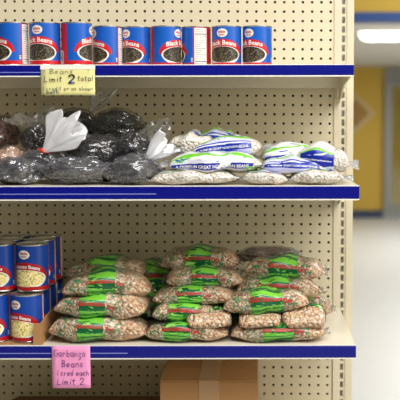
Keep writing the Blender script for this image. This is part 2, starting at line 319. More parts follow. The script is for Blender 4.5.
# ------------------------------------------------------------------ shelving unit
XL, XE = -46.0, 10.35
unit = empty('store_shelving', (0, 0, 0)); tag(unit, 'cream metal store shelving with pegboard back and blue price rails', 'shelving')
def peg_panel():
    x0, x1, z0, z1 = -40.72, 8.78, 18.08, 86.08               # cell edges; holes at X = 7.78-k, Z = EYE+2.58+k
    hx = [7.78 - k for k in range(48)]; hz = [z0 + .5 + k for k in range(68)]
    hx = [x for x in hx if x > -40.7]; r = .15; n = 8
    V = []; Fc = []; idx = {}
    def vid(p):
        k = (round(p[0], 3), round(p[1], 3), round(p[2], 3))
        if k not in idx: idx[k] = len(V); V.append(k)
        return idx[k]
    for x in hx:
        for z in hz:
            sq = [(x + .5 * a, 0, z + .5 * c) for a, c in ((1, 0), (1, 1), (0, 1), (-1, 1), (-1, 0), (-1, -1), (0, -1), (1, -1))]
            ci = [(x + r * math.cos(math.pi / 4 * k), 0, z + r * math.sin(math.pi / 4 * k)) for k in range(8)]
            cb = [(p[0], .2, p[2]) for p in ci]
            s_ = [vid(p) for p in sq]; c_ = [vid(p) for p in ci]; d2 = [vid(p) for p in cb]
            for k in range(8):
                j = (k + 1) % 8
                Fc.append((s_[k], s_[j], c_[j], c_[k])); Fc.append((c_[k], c_[j], d2[j], d2[k]))
    me = bpy.data.meshes.new('pegboard'); me.from_pydata([(a * I, b_ * I, c * I) for a, b_, c in V], [], Fc); me.update()
    o = link('pegboard', me, M['peg'], unit)
    bm = bmesh.new(); bm.from_mesh(me); bmesh.ops.recalc_face_normals(bm, faces=bm.faces); bm.to_mesh(me); bm.free()
    a = .0045; o.rotation_euler = (0, a, 0); o.location = ((8.2 - 8.2 * math.cos(a) - 55 * math.sin(a)) * I, 0, (55 + 8.2 * math.sin(a) - 55 * math.cos(a)) * I)
    return o
peg_panel()
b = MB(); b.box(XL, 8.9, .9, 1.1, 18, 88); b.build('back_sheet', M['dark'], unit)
# upright with real slots
b = MB(); xs0, xs1 = 8.98, 9.52
sl0, sl1 = 9.06, 9.40
zs = [9 + k for k in range(0, 80)]
b.box(8.26, 8.98, -.14, 1.2, 0, 90)
b.box(8.98, sl0, -.12, 1.2, 0, 90); b.box(sl1, 9.62, -.12, 1.2, 0, 90); b.box(9.62, XE, -.25, 1.2, 0, 90)
for z in zs: b.box(sl0, sl1, -.12, -.04, z + .62 - .58, z + .62 - .58 + .30)
b.build('upright', M['cream'], unit)
b = MB(); b.box(sl0, sl1, .8, .9, 0, 90); b.build('slot_light_sheet', M['inner'], unit)  # white sheet added for the light seen through the slots
b = MB(); b.box(XL, XE, -.1, 1.2, 86.1, 88.5); b.build('top_rail', M['cream'], unit)
b = MB(); b.box(XL, XE, -.1, 1.2, 0, 18.06); b.build('base_panel', M['cream'], unit)
XS = 8.95
def shelf(z, dep, label, ridge=(-40, -5), rh=1.16, rear=1.3):
    yf = -dep
    s = MB()
    s.prism_x([(-.15, z), (yf, z), (yf, z - .12), (-.15, z - .12)], XL + .5, XS)      # deck sheet
    s.box(XL + .5, XS, yf, yf + .08, z - rh - .08, z); s.box(XL + .5, XS, yf, yf + .7, z - rh - .08, z - rh - .01)   # front flange
    s.box(XL + .5, XS, -1.3, -.3, z - rear, z - .12)                                         # rear channel
    for xr in (-28, -14, 0): s.box(xr - 1.5, xr + 1.5, yf + .6, -1.2, z - .7, z - .12)
    o = s.build('shelf', M['deck'], unit); o['label'] = label
    r = MB()
    r.prism_x([(yf - .02, z + .02), (yf - .14, z - .06), (yf - .20, z - .12), (yf - .20, z - rh + .06), (yf - .12, z - rh), (yf - .02, z - rh)], XL + .5, XS + .02)
    rl = r.build('price_rail', M['blue'], o); rl['label'] = 'glossy blue price rail'
    e = MB(); e.box(XL + .5, XS + .03, yf - .17, yf - .02, z - rh - .12, z - rh - .01); e.box(XL + .5, XS + .03, yf - .12, yf, z - .05, z + .03); e.build('rail_edge', M['lip'], rl)
    g = MB(); zc = z - .70
    g.prism_x([(yf - .19, zc - .05), (yf - .24, zc - .035), (yf - .25, zc), (yf - .24, zc + .035), (yf - .19, zc + .05)], XL + .5, ridge[1])  # pale strip paints in the rail's highlight, ending where it fades
    if ridge[1] > -40: g.build('ridge_highlight', M['glintrail'], rl)
    for xb, nm in ((XS - .22, 1), (XL + .7, 0)):
        k = MB(); k.prism_x([(-.3, z - .13), (yf + .8, z - .13), (yf + .8, z - 1.1), (-6, z - 1.7), (-2.0, z - 3.0), (-.3, z - 3.4)], xb, xb + .12)
        k.build('bracket', M['cream'], o)
Z1, Z2, Z3 = at(300, 64.6, -13.8)[1], at(300, 185.8, -19.2)[1], at(300, 345, -17.4)[1]
D1, D2, D3 = 13.8, 19.2, 17.4
shelf(Z1, D1, 'top cream shelf holding black bean cans', (-46, -16.5), 1.0, Z1 - at(200, 88, -1.3)[1])
shelf(Z2, D2, 'middle cream shelf holding bagged beans', (-46, -9))
shelf(Z3, D3, 'lower cream shelf holding garbanzo bags and cans', (-46, -12))
Z4 = EYE - 34.6
shelf(Z4, 17.4, 'lowest cream shelf holding boxes', (-46, -46))

# ------------------------------------------------------------------ cans
def wrap_strip(mb, R, s0, s1, bot, top, off, m, n=14):
    """strip between two curves over angle (deg); angle 0 faces -Y, + to the right"""
    vs = []; fs = []
    for i in range(n + 1):
        t = i / n; a = math.radians(s0 + (s1 - s0) * t); d = s0 + (s1 - s0) * t
        r = R + off
        for z in (bot(d) if callable(bot) else bot, top(d) if callable(top) else top):
            vs.append((r * math.sin(a), -r * math.cos(a), z))
    for i in range(n): fs.append((2 * i, 2 * i + 2, 2 * i + 3, 2 * i + 1))
    mb.add(vs, fs, m)
def wrap_text(mb, R, t, size, ang, z, off, m, bold=.02, sx=1.0, arch=0):
    v, f = text_tris(t, size, bold)
    vs = []
    for x, y in v:
        a = math.radians(ang) + x * sx / R; r = R + off
        zz = z + y - arch * (x * sx) ** 2
        vs.append((r * math.sin(a), -r * math.cos(a), zz))
    mb.add(vs, f, m)
def make_can(name, H, R, pic, dz, blue, red, word, bw=1.0):
    b = MB()
    pf = [(0, .10), (R - .22, .10), (R - .16, 0), (R, .02), (R + .01, .07), (R - .03, .12), (R - .04, .16), (R - .04, H - .16), (R - .03, H - .12), (R + .01, H - .07), (R, H - .01), (R - .10, H), (R - .16, H - .12), (R - .35, H - .12), (R - .4, H - .10), (R - .9, H - .12), (0, H - .12)]
    b.lathe(pf, 48); can = b.build(name, M['tin'], None, smooth=True)
    md = can.modifiers.new('e', 'EDGE_SPLIT'); md.split_angle = math.radians(50)
    L = MB(); r = R - .03; z0, z1 = .13, H - .12
    wrap_strip(L, r, -180, 180, z0, z1, 0, 0, 64)
    wrap_strip(L, r, -115, 115, z0, z0 + .36, .003, 1, 40)                         # bottom band
    zb = H - 2.85 - dz                                                               # bowl centre
    el = lambda a, w_, h: h * math.sqrt(max(0, 1 - (a / w_) ** 2))
    # banner: red arch
    wrap_strip(L, r, -86 - (bw - 1) * 58, 86 + (bw - 1) * 58, lambda a: zb - .1 + el(a, 120, .2), lambda a: zb + .05 + el(a, 86.5 + (bw - 1) * 60, 1.48), .006, 1, 48)
    # bowl outside, rim, beans
    wrap_strip(L, r, -72 * bw, 72 * bw, lambda a: max(z0 + .36, zb - el(a, 73 * bw, 1.0)), lambda a: zb + .05, .009, 2, 40)
    wrap_strip(L, r, -75 * bw, 75 * bw, lambda a: zb - el(a, 75.5 * bw, .76), lambda a: zb + el(a, 75.5 * bw, .84), .012, 2, 48)
    wrap_strip(L, r, -68 * bw, 68 * bw, lambda a: zb - .02 - el(a, 68.5 * bw, .72), lambda a: zb + el(a, 68.5 * bw, .81), .015, 3, 48)
    wrap_text(L, r, word, .62 if len(word) < 13 else .46, 0, zb + .99, .02, 2, .025, 1.0, .10)
    # oval logo
    lz = H - .72 - dz * .6
    wrap_strip(L, r, -22, 22, lambda a: lz - el(a, 22.3, .42), lambda a: lz + el(a, 22.3, .42), .006, 2, 20)
    for k, (zz, s, hh) in enumerate(((.08, 15, .15), (-.20, 12, .09))):
        for q in range(5):
            a0 = -s + 2 * s * q / 5; wrap_strip(L, r, a0, a0 + 2 * s / 5 * .72, lz + zz - hh * .7, lz + zz + hh * (.9 if q % 2 else .6), .010, 1, 3)
    # small net-weight mark
    for q in range(3): wrap_strip(L, r, 103, 110, .62 + q * .14, .70 + q * .14, .005, 2, 3)
    # nutrition panel
    wrap_strip(L, r, 111, 245, z0, z1, .006, 1, 40)
    wrap_strip(L, r, 116, 168, z0 + .06, z1 - .06, .010, 2, 20)
    zz = z1 - .22
    rl = random.Random(3)
    for k in range(17):
        h = .035; 
        if k in (2, 15): h = .075
        wrap_strip(L, r, 119, 119 + (46 if k in (2, 3, 15) else rl.uniform(22, 44)), zz - h, zz, .013, 4, 8); zz -= .205
    wrap_strip(L, r, 205, 226, z0 + .1, z0 + 1.3, .010, 2, 6)
    for q in range(6): wrap_strip(L, r, 207 + q * 3, 208.2 + q * 3, z0 + .2, z0 + 1.2, .013, 4, 2)
    L.build('label', [M[blue], M[red], M['canwhite'], M[pic], M['ink']], can)
    b = MB(); b.lathe([(0, H - .108), (R - .42, H - .108)], 40); b.lathe([(R - .62, H - .10), (R - .58, H - .085), (R - .54, H - .10)], 40)
    b.build('lid', M['tin'], can)
    return can
def copy_tree(o, parent=None):
    c = o.copy(); COL.objects.link(c); c.parent = parent
    for ch in list(o.children): copy_tree(ch, c)
    return c
bc = make_can('black_bean_can', 4.1, 1.49, 'blackpic', 0, 'canblue', 'canred', 'Black Beans')
clab = ['showing half its bowl, leftmost on the top shelf', 'second from the left end of the top shelf', 'above the yellow sign, its red seam at left',
        'above the yellow sign edge, bare blue at right', 'fifth from the left end of the top shelf', 'left of the can showing nutrition facts',
        'turned to show its white nutrition facts panel', 'facing nearly forward, just right of the can showing nutrition facts', 'rightmost on the top shelf']
cp = [(13.2, 2.4, -80), (45.4, 2.5, -31), (77.1, 2.6, 76), (107.9, 6.1, -70), (137.2, 6.7, -49), (166.6, 6.1, 56), (196.6, 6.8, -124), (227.0, 6.1, -19), (257.6, 6.2, -37)]
for i, (px, off, ang) in enumerate(cp):
    o = bc if i == 0 else copy_tree(bc)
    Y = -D1 + off; d = (Y - CAMY) * math.cos(PITCH) + (EYE - Z1 - 2) * math.sin(PITCH); X = (px - PX) * d / F
    vd = math.degrees(math.atan2(X, Y - CAMY))
    o.location = (X * I, Y * I, (Z1 + .005) * I); o.rotation_euler = (0, 0, math.radians(ang - vd))
    tag(o, 'blue black bean can ' + clab[i], 'can', 'black bean cans on the top shelf')
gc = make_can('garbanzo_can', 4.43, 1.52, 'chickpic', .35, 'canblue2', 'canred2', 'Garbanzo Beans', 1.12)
first = True; TH = .15
cxs = [-24.72, -21.62]
rows = ['front', 'second', 'third', 'back']
for lev, (z, y0, nr, dx) in enumerate(((Z3 + TH, -D3 + 1.82, 4, 0), (Z3 + TH + 4.44, -D3 + 3.5, 3, .18))):
    for ci, cx in enumerate(cxs):
        for r_ in range(nr):
            o = gc if first else copy_tree(gc); first = False
            o.location = ((cx + dx) * I, (y0 + 3.09 * r_) * I, z * I)
            ang = [[-50, -46], [-50, -32]][lev][ci] if r_ == 0 else [-37, -45, -52, -40][r_] 
            vd = math.degrees(math.atan2(cx, y0 + 3.09 * r_ - CAMY))
            o.rotation_euler = (0, 0, math.radians(ang - vd))
            tag(o, 'blue garbanzo can in the %s row of the %s layer, %s column of the tray' % (rows[r_], 'upper' if lev else 'lower', 'right' if ci else 'left'), 'can', 'garbanzo cans stacked in the tray')
tr = empty('cardboard_tray', (0, -D3, Z3)); tag(tr, 'low brown cardboard tray holding the garbanzo cans', 'tray')
b = MB(); xr = -21.62 + 1.60
b.box(-26.5, xr, .2, 13.2, .01, .12); b.build('base', M['card'], tr)
b = MB(); b.prism_x([(.10, .01), (13.3, .01), (13.3, 2.6), (2.5, 2.3), (.10, 2.05)], xr, xr + .10); b.build('side_wall', M['card'], tr)
b = MB(); b.prism_y([(xr - .68, .01), (xr + .1, .01), (xr + .1, 2.05), (xr - .60, 2.05)], .02, .11); b.build('corner_flap', M['card'], tr)
b = MB(); b.box(-26.5, xr, 13.2, 13.3, .01, 2.6); b.build('back_wall', M['card'], tr)

# ------------------------------------------------------------------ bags of beans
from mathutils import noise
def bag_surface(L, W, T, seed, droop=0, pinch=.16):
    rg = random.Random(seed)
    k = [(rg.uniform(2, 5), rg.uniform(0, 6.28), rg.uniform(.02, .05)) for _ in range(5)]
    tw = rg.uniform(-.12, .12); asym = rg.uniform(-.1, .1)
    def S(u, ph, off=0.0, endscale=1.0):
        a = max(0.0, 1 - abs(u) ** 3.0) ** .62 * (1 + asym * u)
        a = max(a, .0)
        wd = W / 2 * (1 - pinch * abs(u) ** 3)
        c, s = math.cos(ph), math.sin(ph)
        # rounded-rect section
        cc = math.copysign(abs(c) ** .6, c); ss = math.copysign(abs(s) ** .68, s)
        lump = sum(am * math.sin(f * u * 2 + 2 * math.sin(ph + p) + p) for f, p, am in k)
        lump += .16 * noise.noise(Vector((u * L * .33, 1.3 * c + seed * 5.1, 1.3 * s + seed)))
        t = T / 2 * a * (1 + lump) + off
        y = -(wd * (.80 + .20 * a) + off) * cc * (1 + .4 * lump)
        zz = t * ss * (1.0 if ss > 0 else .92)
        zc = T * .46 * (.75 + .25 * a) - droop * u * u + tw * y * u * .6
        return (u * L / 2, y, zc + zz)
    # arc length round the middle of the bag, measured from the middle of its near side
    N = 240; phs = [-1.3 + 5.2 * i / N for i in range(N + 1)]; ln = [0.0]
    for i in range(N):
        p, q = S(.05, phs[i]), S(.05, phs[i + 1]); ln.append(ln[-1] + math.dist(p, q))
    z0_ = np.interp(0, phs, ln)
    S.ph = lambda s_: float(np.interp(s_ + z0_, ln, phs)); S.s = lambda p_: float(np.interp(p_, phs, ln) - z0_)
    return S
def build_from_S(name, S, u0, u1, p0, p1, nu, nph, off, m, parent, uv=False, closed=False):
    if uv:
        s0, s1 = S.s(p0), S.s(p1); PH = [S.ph(s0 + (s1 - s0) * j / nph) for j in range(nph + 1)]
    else: PH = [p0 + (p1 - p0) * j / nph for j in range(nph if closed else nph + 1)]
    P = [[S(u0 + (u1 - u0) * i / nu, p_, off) for p_ in PH] for i in range(nu + 1)]
    mb = MB(); mb.grid(P, 0, closed)
    if closed:
        c = nph
        mb.f.append(tuple(range(c))[::-1]); mb.m.append(0); mb.f.append(tuple(nu * c + j for j in range(c))); mb.m.append(0)
    o = mb.build(name, m, parent, smooth=True, fix=not uv)
    if uv:
        me = o.data; l = me.uv_layers.new(name='UVMap'); c = nph + 1
        for lp in me.loops:
            i, j = divmod(lp.vertex_index, c); l.data[lp.index].uv = (i / nu, (s0 + (s1 - s0) * j / nph + 1.0) / 6.0)
        me.flip_normals()
    return o
def surf_text(mb, S, t, size, u_c, ph_c, L, Tn, off, m, bold=.02, sx=1.0):
    v, f = text_tris(t, size, bold); vs = []
    for x, y in v:
        vs.append(S(u_c + x * sx / (L / 2), S.ph(ph_c + y), off))
    mb.add(vs, f, m)
PI = math.pi
def seal(S, side, W, parent, m, seed, ln=.48):
    rg = random.Random(seed + side); mb = MB(); n = 22
    P = []
    for r in range(4):
        t = r / 3; row = []
        for j in range(n + 1):
            q = -1 + 2 * j / n
            x, y, z = S(side * .985, 0, 0); e = S(side * .985, PI, 0)
            yy = y + (e[1] - y) * (j / n); zz = z + (e[2] - z) * (j / n)
            row.append((x + side * t * (ln + .08 * math.sin(q * 7 + seed)), yy * (1 + .05 * t), zz + t * .22 * math.sin(q * 5 + seed * 1.7) + .10 * t * math.sin(q * 17 + seed)))
        P.append(row)
    mb.grid(P); o = mb.build('end_seal', m, parent, smooth=True)
    sd = o.modifiers.new('s', 'SOLIDIFY'); sd.thickness = .0008; sd.offset = 0
    return o
TURN = {1: .03, 2: -.05, 3: .06, 4: -.05, 5: -.02, 6: .06, 7: -.07, 8: .06, 9: -.05, 11: .02, 15: .07, 16: -.06, 17: .15, 24: .03, 25: -.05, 26: .05, 28: -.08}
def bean_bag(kind, px0, px1, pyt, pyb, Y, label, W=4.6, lu=(-.36, .34), seed=0, rot=(0, 0, 0), droop=0, group=None, zfix=None, prt=None, phr=(-.9, 3.6), texts=True, bean=None, lift=0):
    """bag lying along X whose near face sits at depth Y"""
    rz = TURN.get(seed, 0); rot = (rot[0], rot[1] + rz * .35, rot[2] + rz)
    x0, z0 = at(px0, pyb, Y); x1, _ = at(px1, pyb, Y); zt = at((px0 + px1) / 2, pyt, Y + W * .35)[1]
    if zfix is not None: z0 = zfix
    L = x1 - x0; T = max(.7, zt - z0)
    L2 = L - .5 * (W < L); T = T * 1.27
    e = empty({'g': 'garbanzo_bean_bag', 'n': 'great_northern_bean_bag'}[kind], ((x0 + x1) / 2, Y + W / 2, z0 + lift), rot)
    S = bag_surface(L2, W, T, seed, droop)
    bm_ = bean or M['pinto' if kind == 'g' else 'navy']
    build_from_S('beans', S, -.985, .985, 0, 2 * PI, 44, 36, -.03, bm_, e, closed=True)
    build_from_S('film', S, -.99, .99, 0, 2 * PI, 44, 36, .02, M['film'], e, closed=True)
    sf = M['sealfilm'] if kind == 'n' else M['film']; sl = .85 if kind == 'n' else .48
    seal(S, 1, W, e, sf, seed, sl); seal(S, -1, W, e, sf, seed, sl)
    if kind == 'g' and lu:
        lu = (lu[0] - .04, lu[1] + .05)
        pa = build_from_S('label', S, lu[0], lu[1], phr[0], phr[1], 20, 40, .035, prt or M['green'], e, uv=True); pa['label'] = 'bright green printed label'
        pl = build_from_S('printed_script', S, max(-.88, lu[0] - .42), lu[0], -.75, 3.4, 14, 30, .035, M['script'], e)
        build_from_S('printed_script', S, lu[1], min(.88, lu[1] + .34), -.5, 3.2, 14, 30, .035, M['script'], e)
        if texts:
            mb = MB(); um = (lu[0] + lu[1]) / 2; sp = (lu[1] - lu[0]) * L2 / 2
            surf_text(mb, S, 'Garbanzos', sp * .24, um - .02, .34, L2, 2.0, .055, 0, .03)
            surf_text(mb, S, 'GARBANZO BEANS', sp * .115, um, -.5, L2, 1.2, .055, 1, .02)
            surf_text(mb, S, 'Dry', sp * .24, lu[1] + .12, .1, L2, 1.5, .055, 0, .03, .8)
            mb.build('lettering', [M['redprint'], M['darkprint']], pa, fix=False)
    if kind == 'n' and lu:
        pa = build_from_S('label', S, lu[0], lu[1], phr[0], phr[1], 28, 40, .035, prt or M['north'], e, uv=True); pa['label'] = 'blue, white and green printed label'
        if texts:
            mb = MB(); sp = (lu[1] - lu[0]) * L2 / 2
            ph = texts
            surf_text(mb, S, 'A PREMIUM GREAT NORTHERN BEANS', sp * .050, (lu[0] + lu[1]) / 2, ph, L2, 1.3, .055, 0, .02, 1.02)
            mb.build('lettering', [M['whiteprint']], pa, fix=False)
    tag(e, label, 'bag of beans', group)
    return e
def end_bag(px0, px1, pyt, pyb, Y, label, Lg=7.0, seed=0, rz=0, group=None, tilt=0):
    """bag lying front to back, its plain bean-filled end towards the aisle"""
    x0, z0 = at(px0, pyb, Y); x1, _ = at(px1, pyb, Y); zt = at((px0 + px1) / 2, pyt, Y + 1.4)[1]
    W = x1 - x0; T = zt - z0
    e = empty('garbanzo_bean_bag', ((x0 + x1) / 2, Y + Lg / 2, z0), (0, tilt, PI / 2 + rz))
    S = bag_surface(Lg, W, T, seed, 0, .10)
    build_from_S('beans', S, -.985, .985, 0, 2 * PI, 44, 40, -.03, M['pinto'], e, closed=True)
    build_from_S('film', S, -.99, .99, 0, 2 * PI, 44, 40, .02, M['film'], e, closed=True)
    pa = build_from_S('label', S, -.30, .30, -.6, 3.6, 20, 40, .035, M['green'], e, uv=True); pa['label'] = 'bright green printed label'
    tag(e, label, 'bag of beans', group); return e
GG = 'garbanzo bean bags on the lower shelf'
yf = -D3
deckz = Z3 + .01
gb = lambda *a, **k: bean_bag('g', *a, group=GG, **k)
# left stack
gb(42, 147, 319, 342.5, yf + .35, 'green-labelled garbanzo bag at the bottom of the left stack, beside the cardboard tray', W=5.2, lu=(-.32, .10), seed=1, zfix=deckz)
gb(49, 148, 297, 321.5, yf + .9, 'green-labelled garbanzo bag second from the bottom of the left stack', W=5.2, lu=(-.34, .12), seed=2)
gb(56, 151, 274, 299.5, yf + 1.9, 'plump green-labelled garbanzo bag on top at the front of the left stack', W=5.2, lu=(-.36, .16), seed=3, droop=.35)
gb(62, 146, 262, 284, yf + 7.6, 'shaded garbanzo bag at the back behind the top of the left stack', W=5.0, lu=(-.35, .25), seed=4)
# middle stack
gb(141, 231, 324, 343, yf + .35, 'green-labelled garbanzo bag at the bottom of the middle stack', W=5.2, lu=(-.50, .06), seed=5, zfix=deckz)
gb(147, 222, 305, 326, yf + 1.5, 'garbanzo bag second from the bottom of the middle stack, left of the plain bag end', W=5.2, lu=(-.48, .30), seed=6)
gb(149, 238, 288, 308, yf + 2.6, 'green-labelled garbanzo bag halfway up the middle stack', W=5.2, lu=(-.30, .20), seed=7)
gb(161, 246, 271, 292, yf + 4.2, 'garbanzo bag with red and green lettering high in the middle stack', W=5.2, lu=(-.30, .26), seed=8)
gb(157, 243, 252, 275, yf + 7.2, 'tall shaded garbanzo bag topping the middle stack at the back', W=5.2, lu=(-.30, .25), seed=9)
end_bag(183, 230, 310, 332.5, yf + .25, 'plain garbanzo bag end poking out at the front of the middle stack', seed=10, Lg=6.2, group=GG, rz=.05)
# right stack
gb(227, 329, 325, 343, yf + .35, 'green-labelled garbanzo bag at the bottom of the right stack', W=5.2, lu=(-.28, .26), seed=11, zfix=deckz)
end_bag(238, 284, 311, 332, yf + .3, 'plain garbanzo bag end at the front of the right stack, the left of its pair', seed=12, group=GG, rz=-.04, Lg=6.2)
end_bag(281, 326, 308, 333, yf + .4, 'plain garbanzo bag end at the front of the right stack, the right of its pair', seed=13, group=GG, rz=.03, Lg=6.2)
gb(220, 313, 293, 317, yf + 1.2, 'tilted green-labelled garbanzo bag lying on the two plain bag ends', W=5.2, lu=(-.30, .34), seed=14, rot=(0, -.06, 0))
gb(232, 324, 280, 302, yf + 3.6, 'garbanzo bag under the bright square label in the right stack', W=5.2, lu=(-.46, .14), seed=15, rot=(0, .03, 0))
gb(242, 328, 261, 284, yf + 5.4, 'garbanzo bag with the bright square green label topping the right stack', W=5.2, lu=(-.32, .30), seed=16)
gb(250, 334, 296, 320, yf + 6.8, 'garbanzo bag lying behind the right end of the right stack', W=5.2, lu=(-.2, .4), seed=17)
gb(112, 192, 290, 322, yf + 9.4, 'shaded garbanzo bag low at the back between the left and middle stacks', W=5.2, lu=(-.3, .3), seed=51)
gb(104, 200, 268, 294, yf + 10.4, 'dim garbanzo bag upper back between the left and middle stacks', W=5.2, lu=(-.3, .3), seed=52)
gb(196, 268, 290, 322, yf + 9.6, 'shaded garbanzo bag at the back between the middle and right stacks', W=5.2, lu=(-.3, .3), seed=53)
# grey clear bag on top of the right stack is made with the sacks below

# great northern bags, middle shelf
GN = 'great northern bean bags on the middle shelf'
y2 = -D2; d2 = Z2 + .01
nb = lambda *a, **k: bean_bag('n', *a, group=GN, **k)
nb(146, 241, 172, 185, y2 + .3, 'white bean bag lying flat at the front, leftmost of the bottom row of three', W=5.0, lu=(-.8, .8), seed=21, zfix=d2, phr=(1.0, 3.4), texts=0)
nb(239, 291, 172.5, 185, y2 + .35, 'short white bean bag in the bottom row, the middle of three', W=4.4, lu=(-.7, .7), seed=22, zfix=d2, phr=(.75, 3.2), texts=0, prt=M['north2'])
nb(288, 348, 171, 185, y2 + .4, 'white bean bag in the bottom row nearest the right end', W=4.6, lu=(-.8, .6), seed=23, zfix=d2, phr=(.9, 3.2), texts=0)
nb(164, 265, 155, 174, y2 + .7, 'white bean bag whose long blue stripe crosses the front of the pile', W=5.0, lu=(-.93, .80), seed=24, phr=(-.5, 3.0), texts=-.37)
nb(188, 266, 141, 160, y2 + 3.0, 'bag with blue stripe tilted up, on top in the middle of the white bean pile', W=5.0, lu=(-.85, .75), seed=25, phr=(-.5, 3.0), texts=.03, prt=M['north2'], rot=(0, -.09, 0))
nb(257, 330, 160, 176, y2 + .9, 'lilac and blue bag resting on the short white bean bag', W=4.8, lu=(-.9, .75), seed=26, phr=(-.6, 2.8), texts=.03, prt=M['north2'])
nb(258, 320, 147, 165, y2 + 4.5, 'bag with thin blue stripe behind the lilac one', W=4.8, lu=(-.85, .8), seed=27, phr=(-.5, 3.0), texts=0, rot=(0, -.03, 0))
nb(293, 354, 150, 174, y2 + 1.4, 'plump deep blue labelled bag on top at the right end', W=5.0, lu=(-.8, .42), seed=28, phr=(-.5, 2.2), texts=-.1, prt=M['north3'], rot=(0, .09, 0))
nb(166, 216, 137, 160, y2 + 7.0, 'greyish bag of white beans at the back left of the white bean pile', W=4.8, lu=(-.3, .9), seed=29, phr=(1.2, 3.0), texts=0)

nb(196, 236, 132, 150, y2 + 9.5, 'small green and blue bag of white beans at the very back of the middle shelf', W=4.2, lu=(-.8, .8), seed=30, phr=(-.6, 3.0), texts=0, prt=M['north2'])
# ------------------------------------------------------------------ clear sacks with black beans
def fbm(x, y, z, sd):
    from mathutils import noise
    return noise.fractal(Vector((x + sd * 7.1, y + sd * 3.3, z - sd)), 1.0, 2.0, 4)
def blob(name, a, bb, c, seed, m, parent, scale=1.0, amp=.20, fr=.5, ridge=0, sq=.8, taper=.35, n=110, nh=60, shear=(0, 0)):
    P = []
    for i in range(nh + 1):
        th = -PI / 2 + PI * i / nh; row = []
        for j in range(n):
            ph = 2 * PI * j / n
            ct, st = math.cos(th), math.sin(th); cp_, sp_ = math.cos(ph), math.sin(ph)
            f = lambda q, e: math.copysign(abs(q) ** e, q)
            x, y, z = f(ct, .9) * f(cp_, sq), f(ct, .9) * f(sp_, sq), f(st, .8)
            if z < 0: z *= .8
            nz = fbm(x * 1.6 * fr * 2, y * 1.6 * fr * 2, z * 1.6 * fr * 2, seed)
            k = scale + amp * nz
            tp = 1 - taper * abs(x) ** 2.5; y *= tp; z *= tp
            if ridge:
                dd = noise.voronoi(Vector((x * 1.9 + seed, y * 1.9, z * 2.3)))[0]
                d3 = noise.voronoi(Vector((x * 4.5 + seed, y * 4.5, z * 5)))[0]
                k += ridge * (1.9 * (dd[1] - dd[0]) + .6 * (d3[1] - d3[0]) - .2)
            row.append((x * a * k + shear[0] * z * c, y * bb * k + shear[1] * z * c, (z * k + .8) * c / 1.8 * 1.0))
        P.append(row)
    mb = MB(); mb.grid(P, 0, True)
    return mb.build(name, m, parent, smooth=True)
def ruffle(parent, base, d, side, length, width, seed, m, name='gathered_top', amp=.35, notch=.14, neck=.16):
    d = Vector(d).normalized(); side = Vector(side).normalized(); nrm = d.cross(side).normalized(); base = Vector(base)
    rg = random.Random(seed); ph = [rg.uniform(0, 6.28) for _ in range(4)]
    P = []
    nr, nt_ = 22, 96
    for i in range(nr + 1):
        r = i / nr; row = []
        for j in range(nt_):
            th = 2 * PI * j / nt_
            wr = (neck * .7 + (1 - neck * .7) * r) * width / 2 * (1 + r * (.10 * math.sin(5 * th + ph[0]) + .07 * math.sin(11 * th + ph[1] + 2 * r)))
            ln = length * (.74 + .06 * math.sin(6 * th + ph[1]) + notch * math.sin(2.2 * th + ph[2]) + .30 * noise.noise(Vector((math.cos(th) * 1.8, math.sin(th) * 1.8, seed * 3.1))))
            k = .35 * noise.noise(Vector((math.cos(th) * 1.5, math.sin(th) * 1.5, r * 2.2 + seed * 7))) * r * amp * 3
            p = base + d * (r * ln) + side * (math.cos(th) * wr + k) + nrm * (math.sin(th) * wr * (.55 - .25 * r) + k * .8)
            row.append(tuple(p))
        P.append(row)
    mb = MB(); mb.grid(P, 0, True); o = mb.build(name, m, parent, smooth=True)
    sd = o.modifiers.new('s', 'SOLIDIFY'); sd.thickness = .0004; sd.offset = 0
    return o
def sack(px0, px1, pyt, pyb, Y, label, Wd=4.6, seed=0, bean='black', film='sack', rot=(0, 0, 0), zfix=None, ridge=.05, sq=.8, shear=(0, 0), name='bag_of_black_beans', cat='bag of beans', taper=.4):
    x0, z0 = at(px0, pyb, Y); x1, _ = at(px1, pyb, Y); zt = at((px0 + px1) / 2, pyt, Y + Wd * .4)[1]
    if zfix is not None: z0 = zfix
    e = empty(name, ((x0 + x1) / 2, Y + Wd / 2, z0), rot)
    a = (x1 - x0) / 2; c = zt - z0
    blob('beans', a * .93, Wd / 2 * .93, c * .93, seed, M[bean], e, shear=shear, sq=sq, taper=taper)
    f = blob('film', a, Wd / 2, c, seed, M[film], e, scale=1.0, ridge=ridge, shear=shear, sq=sq, taper=taper)
    tag(e, label, cat, 'clear bags of black beans on the middle shelf' if bean in ('black', 'olive') else None); e['w'] = a
    return e
s_a = sack(-16, 40, 157.5, 186.5, y2 + .5, taper=.5, label='clear bag of black beans lying at the front left edge, cut off by the frame', seed=31, zfix=d2, ridge=.07)
s_b = sack(36, 107, 157, 186.5, y2 + .35, taper=.55, label='long clear bag of black beans lying at the front, below the red-tied bag', seed=32, zfix=d2, ridge=.08, sq=.7)
s_c = sack(100, 157, 155, 188, y2 + .0, taper=.6, label='clear bag of black beans at the front lip, next to the white beans', seed=33, zfix=d2, ridge=.08, shear=(.2, 0), rot=(0, .06, 0))
s_d = sack(14, 68, 147, 174, y2 + 3.2, 'clear bag of black beans tied with a red tie, its white top flaring up', seed=34, ridge=.08)
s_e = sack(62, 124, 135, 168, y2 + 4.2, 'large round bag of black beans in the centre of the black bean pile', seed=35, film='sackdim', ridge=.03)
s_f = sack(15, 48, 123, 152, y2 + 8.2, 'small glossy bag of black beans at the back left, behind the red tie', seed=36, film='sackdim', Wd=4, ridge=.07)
s_h = sack(44, 97, 107, 150, y2 + 10.5, 'dull dark bag of beans behind the flaring white bag top', seed=37, film='sackdim', bean='olive', ridge=.06)
